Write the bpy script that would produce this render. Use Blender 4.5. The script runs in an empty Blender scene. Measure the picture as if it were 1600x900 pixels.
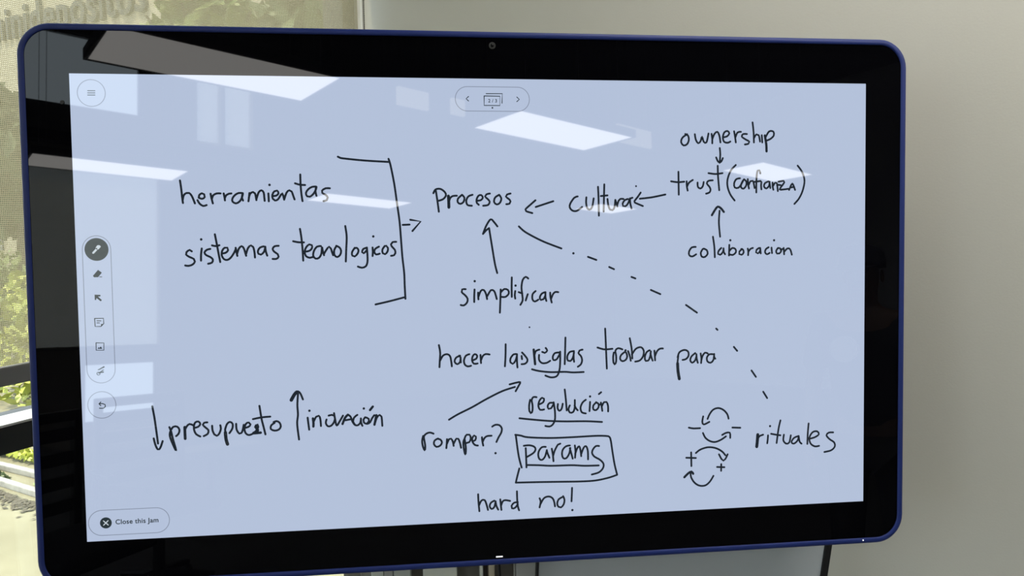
import bpy, bmesh, math, random
from mathutils import Vector, Matrix
random.seed(7)
S = bpy.context.scene
COL = S.collection

# ------------------------------------------------------------------ camera, world, light, exposure
ZC = 1.45                                   # height of the display's centre above the floor
RW = Matrix(((0.8191520442889918, -0.5713938048432696, -0.0499904803327303),
             (0.573576436351046, 0.8160349234517084, 0.07139380484326965),
             (0.0, -0.08715574274765817, 0.9961946980917455)))   # display frame -> room frame
CAM_D = Vector((-0.08518185, -1.07924981, 0.06543903))           # camera seen from the display
R_D = Vector((0.99440057, -0.10477426, -0.01377866))
U_D = Vector((0.01792016, 0.03868965, 0.99909058))
F_D = Vector((0.10414588, 0.99374316, -0.04035059))
FOCAL = 1100.0
def to_room(p): return RW @ Vector(p) + Vector((0, 0, ZC))
cam_d = bpy.data.cameras.new('camera'); cam = bpy.data.objects.new('camera', cam_d); COL.objects.link(cam)
r_, u_, f_ = RW @ R_D, RW @ U_D, RW @ F_D
M = Matrix((r_, u_, -f_)).transposed().to_4x4(); M.translation = to_room(CAM_D)
cam.matrix_world = M
cam_d.sensor_width = 36; cam_d.lens = 36 * FOCAL / 1600; cam_d.clip_start = .02; cam_d.clip_end = 300
S.camera = cam

world = bpy.data.worlds.new('sky'); S.world = world; world.use_nodes = True
bgn = world.node_tree.nodes['Background']
bgn.inputs['Color'].default_value = (.80, .90, 1.0, 1); bgn.inputs['Strength'].default_value = 4.4
sun_d = bpy.data.lights.new('sun', 'SUN'); sun_d.energy = 9.0; sun_d.angle = .01; sun_d.color = (1, .88, .66)
sun = bpy.data.objects.new('sun', sun_d); COL.objects.link(sun)
sun.rotation_euler = Vector((.12, .46, -.88)).to_track_quat('-Z', 'Y').to_euler()
S.view_settings.view_transform = 'Standard'; S.view_settings.look = 'None'
S.view_settings.gamma = 1; S.view_settings.use_curve_mapping = False; S.view_settings.exposure = 0
S.cycles.use_denoising = True
S.cycles.max_bounces = 10; S.cycles.transparent_max_bounces = 12
S.cycles.sample_clamp_indirect = 6

# ------------------------------------------------------------------ materials
def mat(name, col, rough=.6, metal=0, spec=.5, emit=None, estr=1, ior=None, bump=None, noise=None):
    m = bpy.data.materials.new(name); m.use_nodes = True
    nt = m.node_tree; b = nt.nodes['Principled BSDF']
    b.inputs['Base Color'].default_value = (*col, 1); b.inputs['Roughness'].default_value = rough
    b.inputs['Metallic'].default_value = metal; b.inputs['Specular IOR Level'].default_value = spec
    if ior: b.inputs['IOR'].default_value = ior
    if emit: b.inputs['Emission Color'].default_value = (*emit, 1); b.inputs['Emission Strength'].default_value = estr
    if noise or bump:
        tc = nt.nodes.new('ShaderNodeTexCoord')
    if noise:                                # (scale, other colour)
        n = nt.nodes.new('ShaderNodeTexNoise'); n.inputs['Scale'].default_value = noise[0]; n.inputs['Detail'].default_value = 6
        nt.links.new(tc.outputs['Object'], n.inputs['Vector'])
        cr = nt.nodes.new('ShaderNodeValToRGB'); cr.color_ramp.elements[0].position = .35; cr.color_ramp.elements[1].position = .65
        cr.color_ramp.elements[0].color = (*col, 1); cr.color_ramp.elements[1].color = (*noise[1], 1)
        nt.links.new(n.outputs['Fac'], cr.inputs['Fac']); nt.links.new(cr.outputs['Color'], b.inputs['Base Color'])
    if bump:                                 # (scale, strength)
        n2 = nt.nodes.new('ShaderNodeTexNoise'); n2.inputs['Scale'].default_value = bump[0]
        nt.links.new(tc.outputs['Object'], n2.inputs['Vector'])
        bp = nt.nodes.new('ShaderNodeBump'); bp.inputs['Strength'].default_value = bump[1]; bp.inputs['Distance'].default_value = .002
        nt.links.new(n2.outputs['Fac'], bp.inputs['Height']); nt.links.new(bp.outputs['Normal'], b.inputs['Normal'])
    return m

def glass_mat():
    m = bpy.data.materials.new('window_glass'); m.use_nodes = True; nt = m.node_tree; nt.nodes.clear()
    o = nt.nodes.new('ShaderNodeOutputMaterial'); mx = nt.nodes.new('ShaderNodeMixShader')
    lw = nt.nodes.new('ShaderNodeLayerWeight'); lw.inputs['Blend'].default_value = .5
    pw = nt.nodes.new('ShaderNodeMath'); pw.operation = 'POWER'; pw.inputs[1].default_value = 5; nt.links.new(lw.outputs['Facing'], pw.inputs[0])
    fr = nt.nodes.new('ShaderNodeMath'); fr.operation = 'MULTIPLY_ADD'; fr.inputs[1].default_value = .96; fr.inputs[2].default_value = .04; nt.links.new(pw.outputs[0], fr.inputs[0])
    t = nt.nodes.new('ShaderNodeBsdfTransparent'); t.inputs['Color'].default_value = (.96, .98, .97, 1)
    g = nt.nodes.new('ShaderNodeBsdfGlossy'); g.inputs['Roughness'].default_value = .01
    nt.links.new(fr.outputs[0], mx.inputs[0]); nt.links.new(t.outputs[0], mx.inputs[1]); nt.links.new(g.outputs[0], mx.inputs[2])
    nt.links.new(mx.outputs[0], o.inputs['Surface']); return m

def shade_mat():                             # woven sun-screen cloth: opaque threads, small open holes
    m = bpy.data.materials.new('screen_cloth'); m.use_nodes = True; nt = m.node_tree; nt.nodes.clear()
    N = nt.nodes.new; L = nt.links.new
    o = N('ShaderNodeOutputMaterial'); mx = N('ShaderNodeMixShader'); mx2 = N('ShaderNodeMixShader')
    d = N('ShaderNodeBsdfDiffuse'); d.inputs['Color'].default_value = (.40, .355, .255, 1)
    tl = N('ShaderNodeBsdfTranslucent'); tl.inputs['Color'].default_value = (.36, .31, .20, 1)
    t = N('ShaderNodeBsdfTransparent')
    tc = N('ShaderNodeTexCoord'); sp = N('ShaderNodeSeparateXYZ'); L(tc.outputs['Object'], sp.inputs[0])
    def thread(axis, pitch):
        a = N('ShaderNodeMath'); a.operation = 'MULTIPLY'; a.inputs[1].default_value = 2 * math.pi / pitch; L(sp.outputs[axis], a.inputs[0])
        s = N('ShaderNodeMath'); s.operation = 'SINE'; L(a.outputs[0], s.inputs[0])
        q = N('ShaderNodeMath'); q.operation = 'MULTIPLY_ADD'; q.inputs[1].default_value = .5; q.inputs[2].default_value = .5; L(s.outputs[0], q.inputs[0])
        return q
    pr = N('ShaderNodeMath'); pr.operation = 'MULTIPLY'; L(thread('Y', .0027).outputs[0], pr.inputs[0]); L(thread('Z', .0031).outputs[0], pr.inputs[1])
    sc = N('ShaderNodeMath'); sc.operation = 'MULTIPLY'; sc.inputs[1].default_value = 1.15; L(pr.outputs[0], sc.inputs[0])
    mx2.inputs[0].default_value = .65
    L(d.outputs[0], mx2.inputs[1]); L(tl.outputs[0], mx2.inputs[2])
    L(sc.outputs[0], mx.inputs[0]); L(mx2.outputs[0], mx.inputs[1]); L(t.outputs[0], mx.inputs[2])
    L(mx.outputs[0], o.inputs['Surface']); return m

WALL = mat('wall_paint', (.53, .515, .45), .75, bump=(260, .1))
DARKCEIL = mat('dark_ceiling', (.02, .02, .022), .9)
FLOOR = mat('carpet', (.06, .057, .052), .95, noise=(60, (.09, .085, .078)))
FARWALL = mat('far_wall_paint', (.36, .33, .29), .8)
WHITE_TRIM = mat('white_trim', (.80, .80, .76), .45)
FRAME_BLACK = mat('black_frame', (.012, .013, .015), .4)
ALU = mat('pale_sill', (.84, .79, .76), .4)
BLUE = mat('blue_enamel', (.018, .034, .17), .42, metal=.0, spec=.32)
BLACKGLASS = mat('black_glass', (.002, .002, .003), .015, ior=1.33)
SCREEN = mat('lit_screen', (.002, .002, .003), .02, spec=.5, ior=1.64, emit=(.455, .535, .70), estr=1)
INK = mat('dark_ink', (.002, .002, .003), .02, spec=.5, ior=1.64, emit=(.012, .018, .026), estr=1)
THIN = mat('thin_grey_line', (.002, .002, .003), .02, spec=.5, ior=1.64, emit=(.24, .28, .37), estr=1)
ICON = mat('dark_icon', (.002, .002, .003), .02, spec=.5, ior=1.64, emit=(.022, .034, .04), estr=1)
ICONW = mat('white_icon', (.002, .002, .003), .02, spec=.5, ior=1.64, emit=(.55, .62, .68), estr=1)
LED = mat('white_led', (.8, .8, .8), .3, emit=(.8, .8, .82), estr=1)
BACK = mat('dark_housing', (.02, .022, .03), .5)
LAMP = mat('lamp_diffuser', (.9, .9, .9), .5, emit=(1, .97, .93), estr=6)
LAMPFRAME = mat('lamp_housing', (.05, .05, .05), .5)
WIRE = mat('steel_wire', (.5, .5, .5), .4, metal=.8)
RUBBER = mat('black_rubber', (.01, .01, .011), .5)
GLASS = glass_mat()
CLOTH = shade_mat()
HEM = mat('hem_grey', (.34, .33, .31), .5)

# ------------------------------------------------------------------ helpers
def link_mesh(name, bm, m, parent=None, smooth=False):
    me = bpy.data.meshes.new(name); bmesh.ops.recalc_face_normals(bm, faces=bm.faces)
    bm.to_mesh(me); bm.free()
    if smooth:
        for p in me.polygons: p.use_smooth = True
    for mm in (m if isinstance(m, (list, tuple)) else [m]): me.materials.append(mm)
    o = bpy.data.objects.new(name, me); COL.objects.link(o)
    if parent: o.parent = parent
    return o
def tag(o, label=None, cat=None, group=None, kind=None):
    if label: o['label'] = label
    if cat: o['category'] = cat
    if group: o['group'] = group
    if kind: o['kind'] = kind
    return o
def thing(name, label, cat, loc=(0, 0, 0), rz=0, group=None):
    o = bpy.data.objects.new(name, None); COL.objects.link(o); o.location = loc; o.rotation_euler = (0, 0, rz)
    o.empty_display_size = .1
    return tag(o, label, cat, group)
def box(bm, x0, x1, y0, y1, z0, z1, bev=0, mtx=None):
    r = bmesh.ops.create_cube(bm, size=1)
    vs = r['verts']
    bmesh.ops.scale(bm, verts=vs, vec=(x1 - x0, y1 - y0, z1 - z0))
    bmesh.ops.translate(bm, verts=vs, vec=((x0 + x1) / 2, (y0 + y1) / 2, (z0 + z1) / 2))
    if bev:
        es = list({e for v in vs for e in v.link_edges})
        g = bmesh.ops.bevel(bm, geom=es, offset=bev, segments=2, affect='EDGES', profile=.6)
        vs = list({v for f in g['faces'] for v in f.verts} | {v for v in vs if v.is_valid})
    if mtx: bmesh.ops.transform(bm, matrix=mtx, verts=[v for v in vs if v.is_valid])
def boxes(lst, bev=0):
    bm = bmesh.new()
    for b in lst: box(bm, *b, bev=bev)
    return bm
def tube(bm, pts, rad, n=8):
    pts = [Vector(p) for p in pts]
    rads = rad if isinstance(rad, (list, tuple)) else [rad] * len(pts)
    rings = []
    for i, p in enumerate(pts):
        t = (pts[min(i + 1, len(pts) - 1)] - pts[max(i - 1, 0)]).normalized()
        a = t.orthogonal().normalized() if i == 0 else (rings_a - rings_a.dot(t) * t).normalized()
        rings_a = a; b = t.cross(a)
        rings.append([bm.verts.new(p + rads[i] * (math.cos(k * 2 * math.pi / n) * a + math.sin(k * 2 * math.pi / n) * b)) for k in range(n)])
    for A, B in zip(rings, rings[1:]):
        for k in range(n): bm.faces.new((A[k], A[(k + 1) % n], B[(k + 1) % n], B[k]))
    bm.faces.new(rings[0][::-1]); bm.faces.new(rings[-1])
def lathe(bm, prof, n=20, c=(0, 0, 0)):
    rings = [[bm.verts.new((c[0] + r * math.cos(2 * math.pi * k / n), c[1] + r * math.sin(2 * math.pi * k / n), c[2] + z)) for k in range(n)] for r, z in prof]
    for A, B in zip(rings, rings[1:]):
        for k in range(n): bm.faces.new((A[k], A[(k + 1) % n], B[(k + 1) % n], B[k]))
    bm.faces.new(rings[0][::-1]); bm.faces.new(rings[-1])

# ------------------------------------------------------------------ the room
XW, YW = -.756, .607                          # faces of the window wall and of the plain wall
CEIL, YF, XE = 5.8, -10.6, 12.5
def struct(name, bm, m, parent=None):
    o = link_mesh(name, bm, m, parent)
    if not parent: o['kind'] = 'structure'
    return o
struct('floor', boxes([(XW - .15, XE + .1, YF - .1, YW + .1, -.1, 0)]), FLOOR)
struct('ceiling', boxes([(XW - .15, XE + .1, YF - .1, YW + .12, CEIL, CEIL + .1)]), DARKCEIL)
struct('wall_right', boxes([(XW - .11, XE + .1, YW, YW + .12, 0, CEIL)]), WALL)
struct('wall_east', boxes([(XE, XE + .1, YF, YW, 0, CEIL)]), WHITE_TRIM)
WIN_L = [(-1.95, YW, .06, 3.1), (-5.2, -2.2, .06, 3.1), (-8.6, -5.45, .06, 3.1)]     # openings of the window wall: y0, y1, z0, z1
segs = [(XW - .11, XW, -2.2, -1.95, 0, CEIL), (XW - .11, XW, -5.45, -5.2, 0, CEIL), (XW - .11, XW, YF, -8.6, 0, CEIL)]
for y0, y1, z0, z1 in WIN_L:
    segs += [(XW - .11, XW, y0, y1, 0, z0), (XW - .11, XW, y0, y1, z1, CEIL)]
struct('wall_left', boxes(segs), WALL)
# the far wall and its glazed openings (x0, x1, z0, z1)
FAR = [(.35, 2.25, 1.15, 3.75), (.45, 1.98, 4.58, 5.65), (2.76, 3.15, 4.33, 5.55), (3.19, 3.66, 4.33, 5.55), (1.25, 2.2, .1, .96)]
def wall_with_holes(x0, x1, z0, z1, y0, y1, holes):
    xs = sorted({x0, x1, *[h[0] for h in holes], *[h[1] for h in holes]}); zs = sorted({z0, z1, *[h[2] for h in holes], *[h[3] for h in holes]})
    out = []
    for a, b in zip(xs, xs[1:]):
        run = None
        for c, d in zip(zs, zs[1:]):
            hole = any(h[0] <= a and b <= h[1] and h[2] <= c and d <= h[3] for h in holes)
            if hole:
                if run: out.append((a, b, y0, y1, run[0], run[1])); run = None
            else: run = (run[0], d) if run else (c, d)
        if run: out.append((a, b, y0, y1, run[0], run[1]))
    return out
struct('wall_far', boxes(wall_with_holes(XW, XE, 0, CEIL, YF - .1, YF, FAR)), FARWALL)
struct('trim_1', boxes([(XW, XE, YF, YF + .22, 4.02, 4.16)]), FRAME_BLACK)      # dark beam along the far wall

def window_left(n, y0, y1, z0, z1, transoms, mullions, deep=.10):
    w = bpy.data.objects.new('window_%d' % n, None); COL.objects.link(w); w['kind'] = 'structure'; w.location = (XW - .05, (y0 + y1) / 2, z0)
    off = Vector(w.location)
    def part(nm, lst, m, bev=.003):
        bm = boxes(lst, bev); bmesh.ops.translate(bm, verts=bm.verts, vec=-off); return link_mesh(nm, bm, m, w)
    xo = XW - deep
    part('window_frame', [(xo, XW - .03, y0, y1, z0, z0 + .05), (xo, XW - .03, y0, y1, z1 - .05, z1), (xo, XW - .03, y0, y0 + .05, z0 + .05, z1 - .05), (xo, XW - .03, y1 - .05, y1, z0 + .05, z1 - .05)], FRAME_BLACK)
    for za, zb in transoms:
        t = part('transom', [(xo, XW, y0 + .05, y1 - .051, za, zb)], FRAME_BLACK)
        part('transom_cap', [(XW - .058, XW + .002, y0 + .05, y1 - .052, zb, zb + .004)], ALU, 0)
    for ym in mullions: part('mullion', [(xo, XW - .03, ym - .03, ym + .03, z0 + .05, z1 - .05)], FRAME_BLACK)
    part('window_pane', [(XW - .082, XW - .076, y0 + .02, y1 - .02, z0 + .02, z1 - .02)], GLASS, 0)
    return w
w1 = window_left(1, *WIN_L[0], [(1.184, 1.232)], [-1.0])
window_left(2, *WIN_L[1], [(1.184, 1.232)], [-3.7])
window_left(3, *WIN_L[2], [(1.184, 1.232)], [-7.0])
bm = boxes([(XW - .028, XW - .001, YW - .006, YW - .0005, .07, 3.09)]); struct('trim_2', bm, WHITE_TRIM)       # white jamb lining by the corner
for n, (x0, x1, z0, z1) in enumerate(FAR):
    w = bpy.data.objects.new('window_%d' % (n + 4), None); COL.objects.link(w); w['kind'] = 'structure'; w.location = (x0, YF, z0)
    fr = .03
    link_mesh('window_frame', boxes([(0, x1 - x0, -.09, -.02, 0, fr), (0, x1 - x0, -.09, -.02, z1 - z0 - fr, z1 - z0), (0, fr, -.09, -.02, fr, z1 - z0 - fr), (x1 - x0 - fr, x1 - x0, -.09, -.02, fr, z1 - z0 - fr)]), FRAME_BLACK, w)
    link_mesh('window_pane', boxes([(.01, x1 - x0 - .01, -.06, -.055, .01, z1 - z0 - .01)]), GLASS, w)

# ------------------------------------------------------------------ the interactive display
disp = thing('interactive_display', 'large wall-size touch display with blue rim showing a handwritten whiteboard page', 'display')
disp.matrix_world = Matrix.Translation((0, 0, ZC)) @ RW.to_4x4()
HW, HH, RC = .6745, .4115, .046
def rrect(hw, hh, r, n=10):
    pts = []
    for cx, cz, a0 in ((hw - r, hh - r, 0), (-hw + r, hh - r, 90), (-hw + r, -hh + r, 180), (hw - r, -hh + r, 270)):
        for k in range(n + 1):
            a = math.radians(a0 + 90 * k / n); pts.append((cx + r * math.cos(a), cz + r * math.sin(a)))
    return pts
def sweep_rim(prof):                          # prof: (inset from the outer edge, depth)
    bm = bmesh.new(); rings = [[bm.verts.new((x, y, z)) for x, z in rrect(HW - i, HH - i, RC - i)] for i, y in prof]
    n = len(rings[0])
    for A, B in zip(rings, rings[1:]):
        for k in range(n): bm.faces.new((A[k], A[(k + 1) % n], B[(k + 1) % n], B[k]))
    return bm
link_mesh('frame', sweep_rim([(.0095, .004), (.0095, -.0012), (.0088, -.0019), (.006, -.0022), (.003, -.0021), (.001, -.0008), (0, .002), (0, .030), (.004, .040), (.016, .048)]), BLUE, disp, smooth=True)
def plate(hw, hh, r, y, cx=0, cz=0, n=10):
    bm = bmesh.new(); bm.faces.new([bm.verts.new((cx + x, y, cz + z)) for x, z in rrect(hw, hh, r, n)]); return bm
def slab(hw, hh, r, y0, y1):
    bm = plate(hw, hh, r, y0); f = bm.faces[:]
    g = bmesh.ops.extrude_face_region(bm, geom=f); bmesh.ops.translate(bm, verts=[v for v in g['geom'] if isinstance(v, bmesh.types.BMVert)], vec=(0, y1 - y0, 0)); return bm
link_mesh('glass_panel', slab(HW - .0094, HH - .0094, RC - .0094, 0, .006), BLACKGLASS, disp)
link_mesh('mount_block', boxes([(-.16, .06, .050, .080, -.12, .12)], .003), BACK, disp)
link_mesh('rear_housing', slab(HW - .015, HH - .015, RC - .014, .007, .050), BACK, disp)
SW, SH = 1.2096, .6804
screen = link_mesh('screen', boxes([(-SW / 2, SW / 2, -.0006, .0004, -SH / 2, SH / 2)]), SCREEN, disp)
screen['label'] = 'lit pale blue screen'

def on_glass(u, v):                           # photograph pixel -> point of the glass plane (x, z), calibrated from the screen's corners
    d = R_D * ((u - 800) / FOCAL) + U_D * (-(v - 450) / FOCAL) + F_D
    s = -CAM_D.y / d.y
    return CAM_D.x + s * d.x, CAM_D.z + s * d.z
def disc(bm, x, z, r, y, n=20):
    bm.faces.new([bm.verts.new((x + r * math.cos(2 * math.pi * k / n), y, z + r * math.sin(2 * math.pi * k / n))) for k in range(n)])
def smooth_path(P, closed=False, step=.0022):
    if len(P) < 3: return P
    out = []
    for i in range(len(P) - 1):
        p0, p1, p2, p3 = P[max(i - 1, 0)], P[i], P[i + 1], P[min(i + 2, len(P) - 1)]
        L = math.dist(p1, p2); n = max(1, min(10, int(L / step)))
        for k in range(n):
            t = k / n
            out.append(tuple(.5 * (2 * b + (c - a) * t + (2 * a - 5 * b + 4 * c - d) * t * t + (3 * b - a - 3 * c + d) * t ** 3) for a, b, c, d in zip(p0, p1, p2, p3)))
    out.append(P[-1]); return out
def ribbon(bm, P, w, y, closed=False):
    n = len(P); L, R = [], []
    for i in range(n):
        a = P[(i - 1) % n] if closed else P[max(i - 1, 0)]; b = P[(i + 1) % n] if closed else P[min(i + 1, n - 1)]
        dx, dz = b[0] - a[0], b[1] - a[1]; l = math.hypot(dx, dz) or 1
        nx, nz = -dz / l * w / 2, dx / l * w / 2
        L.append(bm.verts.new((P[i][0] + nx, y, P[i][1] + nz))); R.append(bm.verts.new((P[i][0] - nx, y, P[i][1] - nz)))
    for i in range(n if closed else n - 1):
        j = (i + 1) % n; bm.faces.new((L[i], L[j], R[j], R[i]))
    if not closed:
        disc(bm, *P[0], w / 2, y, 10); disc(bm, *P[-1], w / 2, y, 10)
YI = -.0009
INKW = .0031
def writing(name, region, scale, strokes, label=None, m=None, w=INKW, sharp=False):
    x0, y0 = region; bm = bmesh.new()
    for st in strokes:
        ww = w
        if isinstance(st[0], (int, float)) and isinstance(st[1], tuple): ww = w * st[0]; st = st[1:]
        P = [on_glass(x0 + a / scale, y0 + b / scale) for a, b in st]
        if len(P) == 1: disc(bm, *P[0], ww * .62, YI, 12)
        else: ribbon(bm, P if sharp else smooth_path(P), ww, YI)
    o = link_mesh(name, bm, m or INK, screen)
    if label: o['label'] = label
    return o
A, B, C_, D_, E_, F_, G_, H_, I_, J_, K_, L_, M_ = (240, 225), (440, 225), (640, 280), (860, 180), (1040, 180), (660, 500), (880, 500), (800, 660), (220, 590), (440, 590), (640, 640), (1040, 600), (800, 340)
hw = 'handwritten_word'
writing(hw, A, 4.5, [
 [(187,257),(195,310),(203,380),(208,415)], [(206,395),(213,362),(232,345),(252,345),(270,366),(283,395),(292,418)],
 [(320,378),(342,386),(361,374),(357,354),(340,347),(322,360),(319,378)], [(310,395),(325,420),(350,436),(374,430)],
 [(402,350),(408,380),(418,418)], [(411,388),(420,362),(445,348),(472,348)], [(494,348),(500,375),(503,397)], [(502,382),(512,360),(530,350),(548,348)],
 [(628,346),(600,345),(575,358),(556,382),(556,405),(580,418),(605,405),(622,378),(629,350)], [(628,348),(622,375),(630,398)],
 [(675,345),(672,375),(668,403)], [(671,378),(680,350),(700,338),(714,348),(720,372),(724,395)], [(724,388),(740,340),(760,326),(775,342),(779,372),(782,400)],
 [(808,348),(810,380),(811,403)], [(816,288)],
 [(836,366),(862,364),(879,348),(870,328),(850,333),(836,358),(839,385),(855,398),(875,390),(890,368),(905,346),(912,362),(919,392)], [(920,388),(936,342),(955,326),(972,335),(982,363),(992,390)],
 [(1032,215),(1034,280),(1040,350),(1048,402)], [(995,277),(1030,287),(1066,289)],
 [(1143,300),(1115,302),(1087,320),(1072,345),(1080,368),(1100,371),(1125,350),(1143,318),(1146,302)], [(1143,302),(1139,335),(1146,365)],
 [(1240,312),(1210,312),(1185,328),(1187,345),(1210,358),(1225,376),(1218,395),(1195,402)]])
writing(hw, A, 4.5, [
 [(270,755),(255,745),(233,760),(230,778),(255,795),(284,808),(292,827),(275,848),(247,857),(224,854)],
 [(340,735),(335,780),(335,820)], [(336,671)], [(400,738),(376,744),(359,763),(372,782),(400,795),(418,812),(412,834),(385,842)],
 [(432,635),(445,700),(458,770),(470,830)], [(412,713),(437,718),(464,712)],
 [(480,770),(508,765),(525,747),(520,729),(500,730),(483,752),(481,785),(497,810),(520,815),(543,800),(567,765),(580,735)],
 [(578,730),(584,760),(590,787)], [(588,773),(600,737),(620,718),(636,735),(645,763),(652,786)], [(651,775),(665,732),(685,713),(701,724),(710,758),(714,798)],
 [(775,720),(750,728),(735,750),(738,772),(756,778),(778,757),(786,722)], [(786,722),(790,755),(800,785)],
 [(880,716),(852,719),(838,738),(850,758),(874,775),(880,793),(864,808),(838,808)]])
writing(hw, B, 4.5, [
 [(130,597),(140,660),(148,740),(153,820)], [(82,684),(118,691),(158,692)],
 [(165,757),(194,752),(213,735),(214,712),(195,706),(173,727),(163,760),(174,790),(200,800),(220,795)],
 [(277,718),(250,722),(229,750),(223,785),(240,806),(264,800),(280,772),(284,728)],
 [(286,728),(291,755),(299,782)], [(299,772),(315,745),(334,722),(347,735),(355,760),(363,782)],
 [(385,720),(371,745),(372,780),(391,795),(412,780),(419,752),(408,728),(385,716)],
 [(448,577),(458,650),(455,740),(452,826)], [(515,730),(496,760),(498,785),(515,791),(535,770),(541,747),(529,730),(513,733)],
 [(598,730),(575,738),(566,760),(578,769),(598,748)], [(600,728),(604,780),(604,830),(592,860),(565,870),(537,862)],
 [(640,728),(642,760),(640,788)], [(645,650)], [(685,722),(660,736),(652,758),(665,777),(690,771)],
 [(726,717),(709,743),(712,768),(728,775),(745,756),(748,731),(736,715),(722,722)],
 [(806,688),(781,690),(769,706),(779,725),(797,745),(800,768),(791,782),(770,786)]])
writing('drawn_bracket', B, 4.5, [[(396,90),(415,99),(490,108),(600,118),(760,127)], [(752,105),(766,150),(792,280),(812,420),(830,550),(842,700),(850,800),(862,905),(866,1000),(871,1088)], [(661,1128),(760,1105),(862,1078)]])
writing('drawn_arrow', B, 4.5, [[(852,569),(900,567)], [(905,533),(978,545),(920,612)]], sharp=True)
s4 = 982 / 240
writing(hw, C_, s4, [
 [(152,90),(166,66),(198,63),(226,84),(232,105),(214,128),(186,138)], [(168,75),(178,140),(187,208)], [1.5, (248,108),(250,140),(251,180)], [(251,150),(259,122),(276,108),(302,106)],
 [(335,100),(309,125),(308,148),(325,158),(345,145),(350,118),(335,100)], [(402,100),(376,110),(362,137),(370,165),(398,170)],
 [(430,138),(454,135),(468,119),(458,102),(440,106),(428,130),(430,153),(442,164)], [(513,92),(491,97),(482,111),(499,127),(512,145),(501,165),(470,170)],
 [(572,100),(546,118),(540,147),(558,162),(578,150),(586,122),(572,100)], [(645,92),(623,98),(615,112),(634,127),(645,142),(638,157),(618,160)]])
writing('drawn_arrow', C_, s4, [[(804,135),(770,165),(740,193),(745,205),(784,217)], [(806,178),(860,160),(918,141)]])
writing('drawn_arrow', C_, s4, [[(469,350),(490,297),(518,257),(540,275),(561,302)], [(469,350),(490,326),(508,313)], [(508,315),(525,420),(545,540),(560,600)]])
writing(hw, C_, s4, [
 [(358,703),(336,704),(333,722),(356,743),(371,765),(366,790),(346,807),(327,804)], [(415,705),(413,750),(413,785)], [(416,652)],
 [(438,725),(438,745),(440,768)], [(440,752),(455,714),(473,708),(488,733),(495,766)], [(496,748),(520,709),(540,715),(549,737),(557,766)],
 [(582,705),(580,770),(577,853)], [(582,724),(605,702),(628,708),(634,730),(613,752),(585,752)], [(653,628),(652,690),(653,752)],
 [(675,715),(672,740),(675,763)], [(677,680)], [(758,635),(742,624),(723,643),(715,690),(720,740),(722,775),(708,803)], [(697,722),(720,730)],
 [(755,735),(748,755),(742,775)], [(805,715),(786,735),(785,768),(800,782),(822,770)],
 [(868,722),(846,730),(832,754),(838,772),(855,767),(868,742)], [(868,722),(868,755),(874,778)], [(898,725),(900,755),(908,788)], [(903,768),(915,737),(930,721),(950,722)]])
writing('drawn_line', C_, s4, [[(698,302),(735,335),(800,372),(870,405),(970,443)]])
s8 = 1219 / 420
for a, b in (((344,178),(382,192)), ((440,224),(462,234)), ((541,269),(559,276)), ((629,328),(672,347)), ((788,396),(838,431)), ((925,503),(931,509)), ((1005,586),(1020,604)), ((1085,693),(1105,722)), ((1138,789),(1156,818))):
    writing('drawn_dash', M_, s8, [[a, b]])
writing('drawn_dot', M_, s8, [[(278,162)]]); writing('drawn_dot', M_, s8, [[(79,497)]], w=.0022)
writing(hw, D_, 5, [
 [(212,635),(186,645),(155,690),(150,720),(170,745),(205,748),(247,717)], [(280,642),(278,682),(286,724),(305,738),(325,718),(337,650)],
 [(371,560),(375,650),(378,785)], [(420,541),(418,620),(415,753)], [(393,632),(445,627)], [(445,655),(451,702),(465,738),(485,742),(500,717),(506,662)],
 [(506,662),(515,690),(522,714)], [(522,700),(532,668),(546,654),(570,655)], [(605,655),(580,664),(563,690),(566,710),(585,712),(605,690),(620,655),(640,645)], [(620,650),(623,690),(633,730)]])
writing('drawn_arrow', D_, 5, [[(704,605),(680,640),(655,672),(657,682),(685,695),(721,710)], [(697,653),(790,642),(897,620)]])
writing('drawn_dot', D_, 5, [[(668,555)]], w=.0025)
writing(hw, E_, 3.75, [
 [(125,112),(97,133),(90,160),(105,178),(125,170),(135,145),(130,120),(114,111)], [(170,112),(176,145),(190,165),(204,152),(212,126),(222,156),(238,160),(250,108)],
 [(268,110),(272,140),(272,165)], [(272,142),(285,110),(302,98),(314,122),(320,160)], [(335,130),(358,125),(372,107),(361,93),(343,101),(334,130),(342,157),(363,162),(378,155)],
 [(400,95),(406,130),(410,160)], [(407,132),(420,102),(440,98)], [(475,111),(453,111),(445,126),(466,142),(489,155),(484,168),(463,172)],
 [(508,43),(514,100),(516,160)], [(515,137),(530,113),(544,118),(552,155)], [(562,118),(565,160)], [1.3, (580,120),(588,170),(590,212)], [(583,132),(605,96),(630,97),(632,120),(612,140),(588,150)]])
writing('drawn_arrow', E_, 3.75, [[(316,193),(319,230),(316,272)], [(295,248),(305,271),(315,280),(325,272),(334,252)]])
writing(hw, E_, 3.75, [
 [(74,332),(75,400),(76,466)], [(31,388),(70,393),(108,390)], [(122,388),(123,415),(128,442)], [(124,420),(136,396),(158,380)], [(186,395),(188,420),(202,430),(216,418),(222,392)],
 [(275,382),(250,385),(240,400),(254,418),(262,435),(256,453),(236,460)], [(304,297),(306,360),(313,440)], [(250,340),(290,345),(332,340)]])
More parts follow.
